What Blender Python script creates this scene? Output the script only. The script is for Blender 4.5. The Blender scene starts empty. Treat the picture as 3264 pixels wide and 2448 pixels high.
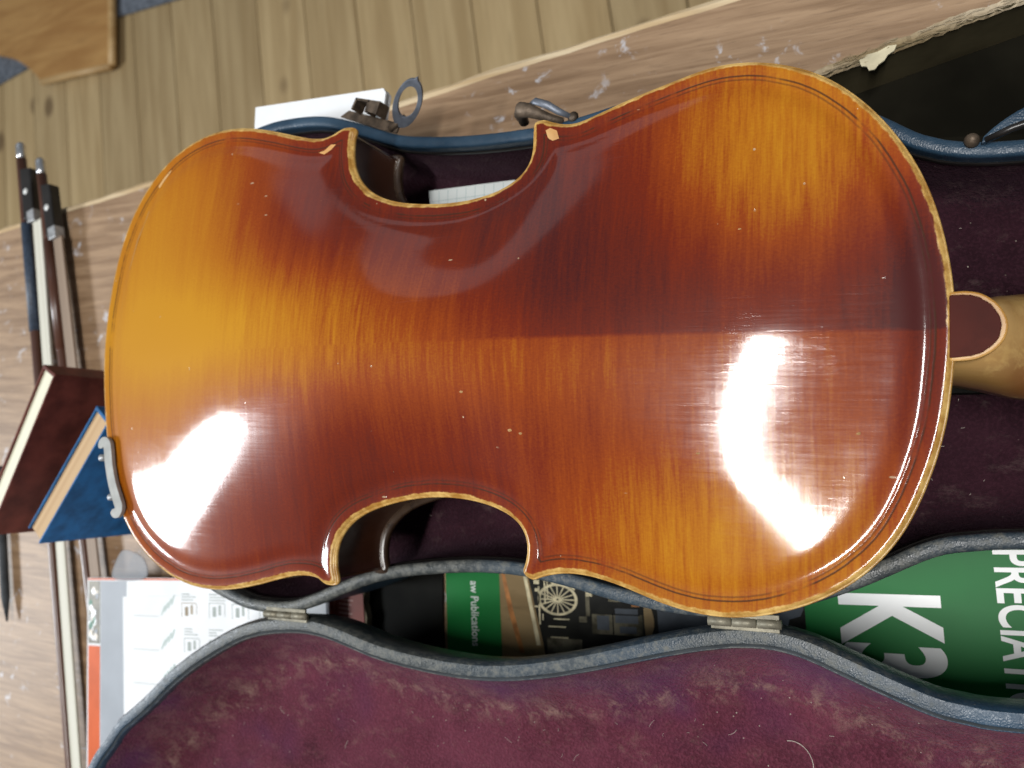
import bpy, bmesh, math, random
import numpy as np
from mathutils import Vector, Matrix
from mathutils.geometry import delaunay_2d_cdt
random.seed(7)
rng = np.random.default_rng(5)
sc = bpy.context.scene
COL = sc.collection
MM = 0.001

# ------------------------------------------------------------------ camera
cam_d = bpy.data.cameras.new('camera')
cam = bpy.data.objects.new('camera', cam_d); COL.objects.link(cam)
cam_d.sensor_width = 36.0; cam_d.lens = 27.98
cam_d.clip_start = 0.005; cam_d.clip_end = 50
rx, ux, bx_ = (0.89357, 0.02630, -0.44815), (0.01060, 0.99677, 0.07964), (0.44879, -0.07592, 0.89041)
cam.matrix_world = Matrix(((rx[0], ux[0], bx_[0], 0.34369), (rx[1], ux[1], bx_[1], -0.03579), (rx[2], ux[2], bx_[2], 0.36522), (0, 0, 0, 1)))
cam_d.dof.use_dof = True; cam_d.dof.focus_distance = 0.262; cam_d.dof.aperture_fstop = 14
sc.camera = cam

# ------------------------------------------------------------------ light
w = bpy.data.worlds.new('World'); sc.world = w; w.use_nodes = True
bg = w.node_tree.nodes['Background']
bg.inputs[0].default_value = (0.86, 0.93, 1.0, 1); bg.inputs[1].default_value = 0.13
def area(name, loc, target, sx, sy, energy, col, spin=0, shape='ELLIPSE'):
    d = bpy.data.lights.new(name, 'AREA'); d.shape = shape; d.size = sx; d.size_y = sy
    d.energy = energy; d.color = col
    o = bpy.data.objects.new(name, d); COL.objects.link(o); o.location = loc
    o.rotation_euler = (Vector(target) - Vector(loc)).to_track_quat('-Z', 'Y').to_euler()
    o.rotation_euler.rotate_axis('Z', spin)
    return o
area('window_light', (-2.04, -0.50, 1.42), (0.06, -0.04, 0.12), 0.52, 0.44, 40, (0.93, 0.97, 1.0))
area('ceiling_strip_light', (0.44, -0.17, 1.80), (0.52, -0.221, 0.0), 0.075, 0.80, 23, (1.0, 0.98, 0.95), shape='RECTANGLE').rotation_euler = (0, 0, math.radians(-19))
area('far_window_light', (-1.18, 2.2, 1.72), (0.17, 0.04, 0.12), 1.7, 0.7, 2.0, (0.85, 0.93, 1.0))
sc.view_settings.view_transform = 'Standard'; sc.view_settings.look = 'None'
sc.view_settings.exposure = 0.17; sc.view_settings.gamma = 1.0
sc.view_settings.use_curve_mapping = False
sc.cycles.use_denoising = True
sc.cycles.max_bounces = 8

# ------------------------------------------------------------------ material helpers
class NT:
    def __init__(s, name):
        s.m = bpy.data.materials.new(name); s.m.use_nodes = True
        s.t = s.m.node_tree; s.b = s.t.nodes['Principled BSDF']
    def n(s, typ, **kw):
        nd = s.t.nodes.new(typ)
        for k, v in kw.items(): setattr(nd, k, v)
        return nd
    def ln(s, a, b): s.t.links.new(a, b)
    def val(s, sock, v):
        if isinstance(v, bpy.types.NodeSocket): s.ln(v, sock)
        elif v is not None:
            if sock.type == 'RGBA' and len(v) == 3: v = (*v, 1)
            sock.default_value = v
    def co(s, kind='Object', scale=(1, 1, 1), rot=(0, 0, 0), loc=(0, 0, 0)):
        c = s.n('ShaderNodeTexCoord'); m = s.n('ShaderNodeMapping')
        m.inputs['Scale'].default_value = scale; m.inputs['Rotation'].default_value = rot; m.inputs['Location'].default_value = loc
        s.ln(c.outputs[kind], m.inputs[0]); return m.outputs[0]
    def noise(s, vec, scale=5, detail=4, rough=0.55, dist=0):
        nd = s.n('ShaderNodeTexNoise'); s.ln(vec, nd.inputs['Vector'])
        nd.inputs['Scale'].default_value = scale; nd.inputs['Detail'].default_value = detail
        nd.inputs['Roughness'].default_value = rough; nd.inputs['Distortion'].default_value = dist
        return nd.outputs[0]
    def voro(s, vec, scale=5, rnd=1.0, feature='F1'):
        nd = s.n('ShaderNodeTexVoronoi', feature=feature); s.ln(vec, nd.inputs['Vector']); nd.inputs['Scale'].default_value = scale
        nd.inputs['Randomness'].default_value = rnd
        return nd.outputs[0]
    def rmp(s, v, a, b, lo=0.0, hi=1.0, smooth=True):
        nd = s.n('ShaderNodeMapRange'); nd.interpolation_type = 'SMOOTHSTEP' if smooth else 'LINEAR'
        s.val(nd.inputs[0], v); nd.inputs[1].default_value = a; nd.inputs[2].default_value = b
        nd.inputs[3].default_value = lo; nd.inputs[4].default_value = hi; return nd.outputs[0]
    def math(s, op, a, b=None):
        nd = s.n('ShaderNodeMath', operation=op); s.val(nd.inputs[0], a)
        if b is not None: s.val(nd.inputs[1], b)
        return nd.outputs[0]
    def mix(s, f, a, b, mode='MIX'):
        nd = s.n('ShaderNodeMix', data_type='RGBA', blend_type=mode)
        s.val(nd.inputs[0], f); s.val(nd.inputs[6], a); s.val(nd.inputs[7], b); return nd.outputs[2]
    def attr(s, name):
        nd = s.n('ShaderNodeAttribute'); nd.attribute_name = name; return nd.outputs['Fac']
    def bump(s, h, strength=0.3, dist=0.001, normal=None):
        nd = s.n('ShaderNodeBump'); nd.inputs['Strength'].default_value = strength; nd.inputs['Distance'].default_value = dist
        s.ln(h, nd.inputs['Height'])
        if normal is not None: s.ln(normal, nd.inputs['Normal'])
        return nd.outputs[0]
    def set(s, **kw):
        for k, v in kw.items(): s.val(s.b.inputs[k.replace('_', ' ')], v)
        return s.m

def plain(name, col, rough=0.5, metal=0.0, var=0.15, scale=60, bump=0.1, spec=0.5):
    t = NT(name); c = t.co()
    n = t.noise(c, scale, 4)
    k = t.mix(t.rmp(n, 0.3, 0.7), tuple(v * (1 - var) for v in col), tuple(min(1, v * (1 + var)) for v in col))
    t.set(Base_Color=k, Roughness=rough, Metallic=metal)
    t.b.inputs['Specular IOR Level'].default_value = spec
    if bump: t.set(Normal=t.bump(t.noise(c, scale * 6, 3), bump, 0.0005))
    return t.m

def wood(name, dark, light, rough=0.55, grain=(18, 260, 260), rot=0, stains=None, coat=0, pores=0.5, knots=0):
    t = NT(name)
    c = t.co(scale=grain, rot=(0, 0, rot))
    oi = t.n('ShaderNodeObjectInfo')
    ad = t.n('ShaderNodeVectorMath', operation='ADD'); t.ln(c, ad.inputs[0])
    cm = t.n('ShaderNodeCombineXYZ'); r = t.math('MULTIPLY', oi.outputs['Random'], 91.0); t.ln(r, cm.inputs[0]); t.ln(r, cm.inputs[1]); t.ln(cm.outputs[0], ad.inputs[1])
    v = ad.outputs[0]
    n1 = t.noise(v, 0.25, 3, 0.6, 0.6); n2 = t.noise(v, 1.2, 6, 0.65)
    k = t.mix(t.rmp(n1, 0.3, 0.7), dark, light)
    k = t.mix(t.math('MULTIPLY', t.rmp(n2, 0.52, 0.72), pores), k, tuple(x * 0.45 for x in dark))
    tone = t.rmp(oi.outputs['Random'], 0, 1, 0.86, 1.08, False)
    hsv = t.n('ShaderNodeHueSaturation'); t.ln(k, hsv.inputs['Color']); t.ln(tone, hsv.inputs['Value']); k = hsv.outputs[0]
    if knots:
        kc = t.co(scale=(knots, knots * 0.62, knots), rot=(0, 0, rot))
        kv = t.n('ShaderNodeVectorMath', operation='ADD'); t.ln(kc, kv.inputs[0]); t.ln(cm.outputs[0], kv.inputs[1])
        vd = t.voro(kv.outputs[0], 1.0)
        k = t.mix(t.rmp(vd, 0.19, 0.08, 0, 0.75), k, (0.10, 0.055, 0.02))
    if stains:
        sc_, col_, lo, hi, amt = stains
        pc = t.co(scale=(1, 1, 1))
        s1 = t.noise(pc, sc_, 6, 0.7, 0.5); s2 = t.noise(pc, sc_ * 0.22, 3)
        f = t.math('MULTIPLY', t.rmp(s1, lo, hi), t.rmp(s2, 0.42, 0.58))
        k = t.mix(t.math('MULTIPLY', f, amt), k, col_)
    t.set(Base_Color=k, Roughness=rough, Normal=t.bump(n2, 0.25, 0.0006))
    if coat: t.set(Coat_Weight=coat, Coat_Roughness=0.25)
    return t.m

def velvet(name, a, b, dust, edge=0.0):
    t = NT(name); c = t.co()
    n1 = t.noise(c, 26, 5, 0.6); n2 = t.noise(c, 900, 2); n3 = t.noise(t.co(scale=(1, 1.6, 1)), 70, 7, 0.8, 0.3)
    k = t.mix(t.rmp(n1, 0.3, 0.7), a, b)
    k = t.mix(t.math('MULTIPLY', t.rmp(n3, 0.52, 0.76), 0.5), k, dust)
    k = t.mix(t.rmp(t.noise(t.co(loc=(0.7, 0.1, 0)), 34, 4, 0.65), 0.50, 0.72, 0, 0.6), k, tuple(v * 0.4 for v in a))
    k = t.mix(t.math('MULTIPLY', t.rmp(t.voro(c, 230), 0.075, 0.045), t.rmp(t.noise(c, 30, 2), 0.48, 0.56)), k, (0.42, 0.36, 0.30))
    k = t.mix(t.math('MULTIPLY', t.rmp(n2, 0.4, 0.75), 0.35), k, tuple(min(1, v * 1.9) for v in b))
    if edge:
        k = t.mix(t.rmp(t.noise(t.co(loc=(0.35, 0.2, 0)), 11, 3), 0.46, 0.62, 0, 0.75), k, (0.072, 0.019, 0.068))
        e = t.math('MULTIPLY', t.attr('rub'), t.rmp(t.noise(t.co(), 120, 7, 0.8, 0.4), 0.46, 0.64))
        k = t.mix(t.math('MULTIPLY', e, edge), k, dust)
    t.set(Base_Color=k, Roughness=0.95, Sheen_Weight=0.10, Sheen_Roughness=0.5, Normal=t.bump(t.math('ADD', n2, t.math('MULTIPLY', t.math('ADD', n3, n1), 1.6)), 0.8, 0.0016))
    t.b.inputs['Sheen Tint'].default_value = (0.8, 0.5, 0.7, 1); t.b.inputs['Specular IOR Level'].default_value = 0.1
    return t.m

M = {}
M['floor'] = wood('floor_pine', (0.36, 0.248, 0.115), (0.48, 0.350, 0.180), 0.6, (150, 9, 150), math.radians(-9.6), pores=0.25, knots=9)
M['table'] = wood('worn_table_wood', (0.245, 0.148, 0.080), (0.40, 0.262, 0.155), 0.5, (55, 800, 800), math.radians(-5.7),
                  stains=(100, (0.60, 0.60, 0.64), 0.57, 0.66, 0.8), pores=0.5)
M['table_edge'] = wood('bare_edge_wood', (0.64, 0.45, 0.24), (0.86, 0.70, 0.47), 0.6, (30, 300, 300), math.radians(-5.7), pores=0.3)
M['panel'] = wood('orange_wood', (0.34, 0.165, 0.045), (0.47, 0.26, 0.085), 0.45, (14, 90, 90), math.radians(12), pores=0.3, coat=0.2)
M['panel_edge'] = wood('pale_wood', (0.46, 0.27, 0.10), (0.58, 0.38, 0.17), 0.5, (20, 90, 90), 0, pores=0.2)
M['carpet'] = plain('grey_carpet', (0.13, 0.145, 0.17), 0.95, 0, 0.3, 90, 0.6, 0.1)
M['dark'] = plain('dark_gap', (0.03, 0.02, 0.012), 0.9, 0, 0.2, 50, 0, 0.1)
M['velvet_case_shaded'] = velvet('plum_velvet', (0.022, 0.0075, 0.012), (0.042, 0.014, 0.022), (0.20, 0.14, 0.13))  # darker than the lid velvet: the violin's shade over the lining put into colour
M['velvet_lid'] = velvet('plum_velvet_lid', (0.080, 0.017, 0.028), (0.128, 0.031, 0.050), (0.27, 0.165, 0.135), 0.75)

def leatherette():
    t = NT('blue_leatherette'); c = t.co()
    n = t.noise(c, 38, 5, 0.6); g = t.voro(c, 1500); wv = t.noise(t.co(scale=(1, 1, 1)), 330, 6, 0.75)
    k = t.mix(t.rmp(n, 0.35, 0.65), (0.016, 0.042, 0.076), (0.034, 0.072, 0.118))
    k = t.mix(t.math('MULTIPLY', t.rmp(wv, 0.50, 0.70), t.attr('grime')), k, (0.15, 0.145, 0.12))
    pt = t.rmp(t.noise(t.co(loc=(3.1, 0.4, 0)), 9, 3), 0.36, 0.58, 0.5, 1.0)
    k = t.mix(t.math('MULTIPLY', t.math('MULTIPLY', t.attr('grime'), pt), 0.95), k, t.mix(t.rmp(wv, 0.4, 0.62), (0.046, 0.050, 0.047), (0.125, 0.127, 0.113)))
    k = t.mix(t.math('MULTIPLY', t.rmp(t.noise(c, 240, 4, 0.7), 0.68, 0.76), 0.7), k, (0.34, 0.30, 0.24))
    t.set(Base_Color=k, Roughness=t.rmp(wv, 0.3, 0.7, 0.30, 0.55), Normal=t.bump(g, 0.35, 0.0003))
    return t.m
M['blue'] = leatherette()

def varnish():
    t = NT('violin_varnish')
    c = t.co()
    sep = t.n('ShaderNodeSeparateXYZ'); t.ln(c, sep.inputs[0])
    amber = t.attr('amber'); d = t.attr('edge_dist')
    upper = t.rmp(sep.outputs[1], -0.0004, 0.0004)      # the two book-matched halves
    fl1 = t.noise(t.co(scale=(620, 42, 1)), 1.0, 6, 0.68, 0.25)
    fl2 = t.noise(t.co(scale=(620, 42, 1), loc=(17, 3, 0), rot=(0, 0, 0.05)), 1.0, 6, 0.68, 0.25)
    hlf = t.n('ShaderNodeMix', data_type='FLOAT'); t.ln(upper, hlf.inputs[0]); t.ln(fl2, hlf.inputs[2]); t.ln(fl1, hlf.inputs[3]); fl = hlf.outputs[0]
    big = t.noise(t.co(scale=(110, 9, 1), loc=(4, 9, 0)), 1.0, 4, 0.6)
    fine = t.noise(t.co(scale=(900, 1400, 1)), 1.0, 3, 0.6)
    am = t.math('ADD', amber, t.math('MULTIPLY', t.math('SUBTRACT', fl, 0.5), t.math('MULTIPLY', t.rmp(amber, 0.3, 0.7, 0.34, 0.72), t.rmp(sep.outputs[0], 0.05, 0.15, 0.22, 1.0))))
    am = t.math('ADD', am, t.math('MULTIPLY', t.math('SUBTRACT', big, 0.5), 0.26))
    am = t.math('ADD', am, t.math('MULTIPLY', t.math('SUBTRACT', fine, 0.5), 0.22))
    cr = t.n('ShaderNodeValToRGB'); t.ln(am, cr.inputs[0])
    e = cr.color_ramp.elements
    e[0].position = 0.0; e[0].color = (0.064, 0.0095, 0.0080, 1)
    e[1].position = 1.0; e[1].color = (0.53, 0.240, 0.009, 1)
    for p_, c_ in ((0.25, (0.160, 0.0175, 0.0035)), (0.45, (0.268, 0.046, 0.0035)), (0.68, (0.405, 0.130, 0.005))):
        q = e.new(p_); q.color = (*c_, 1)
    k = cr.outputs[0]
    # purfling: three fine inlaid lines, rubbed away here and there
    wob = t.math('MULTIPLY', t.math('SUBTRACT', t.noise(c, 60, 3), 0.5), 0.0009)
    dd = t.math('ADD', d, wob)
    l1 = t.math('SUBTRACT', 1.0, t.rmp(t.math('ABSOLUTE', t.math('SUBTRACT', dd, 0.0046)), 0.00012, 0.00042))
    l2 = t.math('SUBTRACT', 1.0, t.rmp(t.math('ABSOLUTE', t.math('SUBTRACT', dd, 0.0058)), 0.00012, 0.00042))
    pf = t.math('MAXIMUM', l1, t.math('MULTIPLY', l2, 0.6))
    pf = t.math('MULTIPLY', pf, t.rmp(t.noise(c, 45, 4, 0.7), 0.34, 0.50))
    k = t.mix(t.math('MULTIPLY', pf, 0.82), k, (0.045, 0.018, 0.008))
    # bare wood rim where the varnish has worn off
    wn = t.math('ADD', 0.0015, t.math('MULTIPLY', t.math('SUBTRACT', t.noise(c, 190, 5, 0.7), 0.5), 0.0022))
    ed = t.math('SUBTRACT', 1.0, t.rmp(t.math('SUBTRACT', d, wn), -0.0003, 0.0003))
    k = t.mix(ed, k, t.mix(t.rmp(t.noise(c, 130, 5, 0.7), 0.35, 0.68), (0.38, 0.18, 0.030), (0.72, 0.47, 0.15)))
    # nicks and dents
    vr = t.voro(c, 105); nk = t.math('MULTIPLY', t.rmp(vr, 0.050, 0.034), t.rmp(t.noise(c, 40, 2), 0.47, 0.53))
    vs = t.voro(t.co(scale=(1, 3, 1), rot=(0, 0, 0.5)), 45); nk2 = t.math('MULTIPLY', t.rmp(vs, 0.055, 0.035), t.rmp(t.noise(c, 33, 2), 0.53, 0.58))
    nick = t.math('MAXIMUM', nk, nk2)
    k = t.mix(t.math('MULTIPLY', nick, 0.8), k, (0.50, 0.36, 0.22))
    # fine scratches along and across the body, and the slight ripple of the figure
    s1 = t.noise(t.co(scale=(70, 2600, 1), rot=(0, 0, 0.03)), 1.0, 4, 0.75)
    s2 = t.noise(t.co(scale=(40, 900, 1), rot=(0, 0, -0.35)), 1.0, 2, 0.6)
    s3 = t.noise(t.co(scale=(420, 20, 1)), 1.0, 2, 0.5)
    scr = t.math('MULTIPLY', t.rmp(s1, 0.55, 0.78), t.rmp(t.noise(c, 22, 2), 0.40, 0.60))
    hb = t.math('ADD', t.math('MULTIPLY', scr, -0.07), t.math('MULTIPLY', s3, 0.16))
    hb = t.math('ADD', hb, t.math('MULTIPLY', t.rmp(s2, 0.62, 0.75), -0.12))
    hb = t.math('ADD', hb, t.math('MULTIPLY', nick, -2.5))
    hb = t.math('ADD', hb, t.math('MULTIPLY', pf, -0.6))
    nrm = t.bump(hb, 0.22, 0.00022)
    rg = t.rmp(t.noise(c, 30, 4, 0.65), 0.3, 0.7, 0.075, 0.130)
    rg = t.math('ADD', rg, t.math('MULTIPLY', t.math('SUBTRACT', t.noise(t.co(scale=(45, 1100, 1), rot=(0, 0, 0.05)), 1.0, 4, 0.7), 0.5), 0.11))
    rg = t.math('MAXIMUM', rg, 0.05)
    rg = t.math('ADD', rg, t.math('MULTIPLY', ed, 0.18))
    t.set(Base_Color=k, Roughness=0.42, Normal=nrm, Coat_Weight=0.8, Coat_Roughness=rg, Coat_Normal=nrm, Specular_IOR_Level=0.08)
    t.b.inputs['Coat IOR'].default_value = 1.5
    return t.m
M['varnish'] = varnish()
M['rib'] = wood('dark_varnished_rib', (0.050, 0.016, 0.008), (0.085, 0.028, 0.012), 0.3, (150, 12, 12), 0, coat=0.7, pores=0.3)
M['edgewood'] = wood('worn_edge_wood', (0.42, 0.20, 0.032), (0.64, 0.36, 0.085), 0.45, (120, 120, 120), 0, pores=0.5, coat=0.3)
M['frontedge'] = wood('dark_front_edge', (0.030, 0.015, 0.008), (0.085, 0.048, 0.026), 0.25, (160, 160, 160), 0, pores=0.7, coat=0.6)
M['chip'] = wood('fresh_chip', (0.60, 0.30, 0.09), (0.72, 0.44, 0.17), 0.55, (200, 200, 200), 0, pores=0.2)
M['chip_dull'] = wood('old_chip', (0.34, 0.17, 0.05), (0.46, 0.26, 0.09), 0.5, (200, 200, 200), 0, pores=0.2)
M['neck'] = wood('worn_neck', (0.46, 0.265, 0.078), (0.60, 0.385, 0.145), 0.35, (22, 160, 160), 0,
                 stains=(34, (0.20, 0.065, 0.018), 0.44, 0.52, 0.9), coat=0.5, pores=0.25)
M['button'] = wood('button_varnish', (0.045, 0.0065, 0.004), (0.070, 0.011, 0.006), 0.55, (60, 60, 60), 0, coat=0.0, pores=0.3)
M['ebony'] = plain('ebony', (0.018, 0.016, 0.015), 0.32, 0, 0.2, 90, 0.05)
M['steel'] = plain('dull_nickel', (0.42, 0.43, 0.44), 0.42, 0.55, 0.25, 160, 0.15)
M['clamp'] = plain('matt_grey_metal', (0.34, 0.345, 0.33), 0.6, 0.2, 0.12, 160, 0.1)
M['steel_bright'] = plain('bright_silver', (0.72, 0.73, 0.75), 0.28, 0.9, 0.15, 160, 0.05)
M['dark_steel'] = plain('blued_steel', (0.17, 0.19, 0.23), 0.45, 0.4, 0.25, 160, 0.15)
M['bronze'] = plain('tarnished_brass', (0.12, 0.088, 0.062), 0.55, 0.45, 0.5, 190, 0.4)
M['hinge'] = plain('hinge_brass', (0.23, 0.21, 0.155), 0.5, 0.35, 0.35, 170, 0.2)
M['paper'] = plain('white_paper', (0.84, 0.86, 0.88), 0.7, 0, 0.04, 30, 0.02)
M['paper_cool'] = plain('squared_paper', (0.72, 0.77, 0.76), 0.7, 0, 0.04, 30, 0.02)
M['squares'] = plain('pale_green_ink', (0.48, 0.58, 0.58), 0.7, 0, 0.1, 30, 0)
M['cream'] = wood('cream_page_edges', (0.62, 0.60, 0.44), (0.80, 0.78, 0.62), 0.7, (5, 900, 900), 0, pores=0.1)
M['tan'] = wood('tan_page_edges', (0.50, 0.31, 0.15), (0.68, 0.47, 0.26), 0.75, (5, 900, 900), 0, pores=0.25)
M['maroon'] = plain('maroon_cloth', (0.15, 0.036, 0.024), 0.55, 0, 0.35, 70, 0.2)
M['bookblue'] = plain('blue_cloth', (0.012, 0.12, 0.32), 0.6, 0, 0.3, 110, 0.2)
M['green'] = plain('green_print', (0.007, 0.150, 0.032), 0.5, 0, 0.08, 20, 0, 0.25)
M['white_ink'] = plain('white_ink', (0.72, 0.74, 0.74), 0.35, 0, 0.05, 40, 0)
M['photo_black'] = plain('black_print', (0.012, 0.012, 0.010), 0.3, 0, 0.4, 120, 0)
M['photo_tan'] = wood('tan_print', (0.20, 0.135, 0.06), (0.36, 0.26, 0.13), 0.35, (30, 120, 120), 1.4, pores=0.6)
M['photo_cream'] = plain('cream_print', (0.58, 0.52, 0.34), 0.35, 0, 0.3, 160, 0)
M['photo_grey'] = plain('slate_print', (0.085, 0.10, 0.12), 0.35, 0, 0.25, 60, 0)
M['photo_olive'] = plain('olive_print', (0.13, 0.12, 0.085), 0.35, 0, 0.5, 160, 0)
M['photo_rust'] = plain('rust_print', (0.36, 0.15, 0.045), 0.4, 0, 0.4, 160, 0)
M['grey_ink'] = plain('grey_print', (0.37, 0.40, 0.44), 0.4, 0, 0.05, 40, 0)
M['orange_ink'] = plain('orange_print', (0.62, 0.13, 0.045), 0.4, 0, 0.08, 40, 0)
M['pale_ink'] = plain('faded_print', (0.36, 0.40, 0.38), 0.5, 0, 0.1, 200, 0)
M['pale_brown'] = plain('faded_brown_print', (0.34, 0.28, 0.20), 0.5, 0, 0.2, 200, 0)
M['pale_green'] = plain('faded_green_print', (0.18, 0.32, 0.26), 0.5, 0, 0.15, 200, 0)
M['redcard'] = plain('dark_red_card', (0.28, 0.050, 0.028), 0.6, 0, 0.2, 60, 0.05)
M['redcard_ink'] = plain('pink_ink', (0.50, 0.24, 0.19), 0.5, 0, 0.1, 60, 0)
M['black'] = plain('matt_black', (0.004, 0.004, 0.003), 0.7, 0, 0.4, 60, 0.05)
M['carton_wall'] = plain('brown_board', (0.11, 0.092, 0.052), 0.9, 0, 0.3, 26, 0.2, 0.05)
M['carton'] = plain('shaded_board', (0.010, 0.009, 0.006), 0.9, 0, 0.35, 26, 0.2, 0.2)  # near-black so the deep shade inside the carton sits in the board colour
M['flake'] = plain('cream_card', (0.58, 0.52, 0.36), 0.85, 0, 0.2, 120, 0.2, 0.05)
M['torn'] = wood('torn_card', (0.26, 0.19, 0.10), (0.58, 0.48, 0.34), 0.8, (40, 300, 300), 0, pores=0.7)
M['bowwood'] = wood('bow_wood', (0.065, 0.022, 0.012), (0.115, 0.045, 0.024), 0.35, (12, 300, 300), 0, coat=0.4, pores=0.4)
M['bowgrip'] = plain('slate_lapping', (0.045, 0.065, 0.10), 0.45, 0, 0.3, 300, 0.3)
M['hair'] = wood('bow_hair', (0.60, 0.58, 0.47), (0.78, 0.76, 0.66), 0.6, (4, 1500, 1500), 0, pores=0.15)
M['hair_dull'] = wood('dull_bow_hair', (0.20, 0.14, 0.095), (0.28, 0.20, 0.14), 0.6, (4, 1500, 1500), 0, pores=0.3)
M['pearl'] = plain('pearl', (0.75, 0.76, 0.74), 0.25, 0, 0.1, 200, 0)
M['lint'] = plain('lint', (0.50, 0.43, 0.38), 0.9, 0, 0.2, 60, 0)
M['slate'] = plain('slate_grey_paint', (0.055, 0.062, 0.068), 0.45, 0, 0.2, 80, 0.05)
def clear():
    t = NT('clear_plastic'); t.set(Base_Color=(0.22, 0.24, 0.27), Roughness=0.5, Alpha=0.45); return t.m
M['plastic'] = clear()
for k_, v_ in (('button', 0.12), ('clamp', 0.2), ('paper', 0.05), ('grey_ink', 0.05), ('orange_ink', 0.05), ('pale_ink', 0.05), ('pale_brown', 0.05), ('pale_green', 0.05), ('photo_olive', 0.1), ('carton', 0.05), ('torn', 0.1), ('maroon', 0.25), ('bookblue', 0.25), ('black', 0.1), ('slate', 0.1)):
    M[k_].node_tree.nodes['Principled BSDF'].inputs['Specular IOR Level'].default_value = v_

# ------------------------------------------------------------------ mesh helpers (all lengths in millimetres)
def obj(name, me, mat, parent=None):
    o = bpy.data.objects.new(name, me); COL.objects.link(o)
    for m in (mat if isinstance(mat, (list, tuple)) else [mat]):
        if m is not None: me.materials.append(M[m])
    if parent is not None: o.parent = parent
    return o
def mesh(verts, faces, smooth=False, name='m'):
    me = bpy.data.meshes.new(name)
    me.from_pydata([tuple(c * MM for c in v) for v in verts], [], faces); me.update()
    if smooth: me.polygons.foreach_set('use_smooth', [True] * len(me.polygons))
    return me
def fix(me, bevel=0.0, seg=2, smooth=False):
    bm = bmesh.new(); bm.from_mesh(me)
    bmesh.ops.recalc_face_normals(bm, faces=bm.faces)
    if bevel:
        ed = [e for e in bm.edges if len(e.link_faces) == 2 and e.calc_face_angle(0) > 0.5]
        bmesh.ops.bevel(bm, geom=ed, offset=bevel * MM, segments=seg, affect='EDGES', profile=0.6, clamp_overlap=True)
    bmesh.ops.triangulate(bm, faces=[f for f in bm.faces if len(f.verts) > 4])
    bm.to_mesh(me); bm.free(); me.update()
    if smooth: me.polygons.foreach_set('use_smooth', [True] * len(me.polygons))
    return me
def prism(pts, z0, z1, bevel=0.0):
    n = len(pts)
    v = [(x, y, z0) for x, y in pts] + [(x, y, z1) for x, y in pts]
    f = [list(range(n))[::-1], list(range(n, 2 * n))] + [[i, (i + 1) % n, n + (i + 1) % n, n + i] for i in range(n)]
    return fix(mesh(v, f), bevel)
def box(x0, x1, y0, y1, z0, z1, bevel=0.0): return prism([(x0, y0), (x1, y0), (x1, y1), (x0, y1)], z0, z1, bevel)
def tube(path, rad, seg=10, flat=1.0, cap=True):
    P = [Vector(p) for p in path]; n = len(P)
    R = rad if isinstance(rad, (list, tuple)) else [rad] * n
    v = []; f = []
    up0 = Vector((0, 0, 1))
    for i, p in enumerate(P):
        t = (P[min(i + 1, n - 1)] - P[max(i - 1, 0)]).normalized()
        a = t.cross(up0)
        if a.length < 1e-3: a = t.cross(Vector((0, 1, 0)))
        a.normalize(); b = a.cross(t)
        for k in range(seg):
            th = 2 * math.pi * k / seg
            v.append(tuple(p + a * (R[i] * math.cos(th)) + b * (R[i] * flat * math.sin(th))))
    for i in range(n - 1):
        for k in range(seg):
            f.append([i * seg + k, i * seg + (k + 1) % seg, (i + 1) * seg + (k + 1) % seg, (i + 1) * seg + k])
    if cap: f.append(list(range(seg))[::-1]); f.append(list(range((n - 1) * seg, n * seg)))
    return fix(mesh(v, f), smooth=True)
def merge(*ms):
    v = []; f = []
    for m in ms:
        o = len(v); v += [tuple(c / MM for c in q.co) for q in m.vertices]; f += [[o + i for i in p.vertices] for p in m.polygons]
    return mesh(v, f)
def cr(pts, step=3.0, closed=True):
    """Catmull-Rom through pts, resampled"""
    out = []; n = len(pts)
    rng_ = range(n) if closed else range(n - 1)
    for i in rng_:
        g = (lambda k: pts[k % n]) if closed else (lambda k: pts[max(0, min(n - 1, k))])
        p0, p1, p2, p3 = map(np.array, (g(i - 1), g(i), g(i + 1), g(i + 2)))
        L = np.linalg.norm(p2 - p1); k = max(1, int(round(L / step)))
        for j in range(k):
            t = j / k
            out.append(tuple(0.5 * ((2 * p1) + (-p0 + p2) * t + (2 * p0 - 5 * p1 + 4 * p2 - p3) * t * t + (-p0 + 3 * p1 - 3 * p2 + p3) * t ** 3)))
    if not closed: out.append(tuple(pts[-1]))
    return out
def normals2(loop):
    P = np.array(loop); T = np.roll(P, -1, 0) - np.roll(P, 1, 0); T /= np.linalg.norm(T, axis=1)[:, None] + 1e-9
    N = np.c_[T[:, 1], -T[:, 0]]
    A = 0.5 * np.sum(P[:, 0] * np.roll(P[:, 1], -1) - np.roll(P[:, 0], -1) * P[:, 1])
    return N if A > 0 else -N
def sweep(loop, profile, cap_last=False, cap_first=False, smooth=True, jitter=0.0):
    P = np.array(loop); N = normals2(loop); n = len(P); v = []; f = []
    for j, (o, z) in enumerate(profile):
        jt = jitter * (rng.random(n) - 0.5)
        for i in range(n): v.append((P[i, 0] + N[i, 0] * (o + jt[i]), P[i, 1] + N[i, 1] * (o + jt[i]), z))
    for j in range(len(profile) - 1):
        for i in range(n): f.append([j * n + i, j * n + (i + 1) % n, (j + 1) * n + (i + 1) % n, (j + 1) * n + i])
    if cap_last: f.append(list(range((len(profile) - 1) * n, len(profile) * n)))
    if cap_first: f.append(list(range(n))[::-1])
    me = fix(mesh(v, f)); 
    if smooth:
        me.polygons.foreach_set('use_smooth', [True] * len(me.polygons)); me.set_sharp_from_angle(angle=math.radians(48))
    return me
def put_attr(me, name, vals):
    a = me.attributes.new(name, 'FLOAT', 'POINT'); a.data.foreach_set('value', np.asarray(vals, dtype=np.float32))
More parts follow.
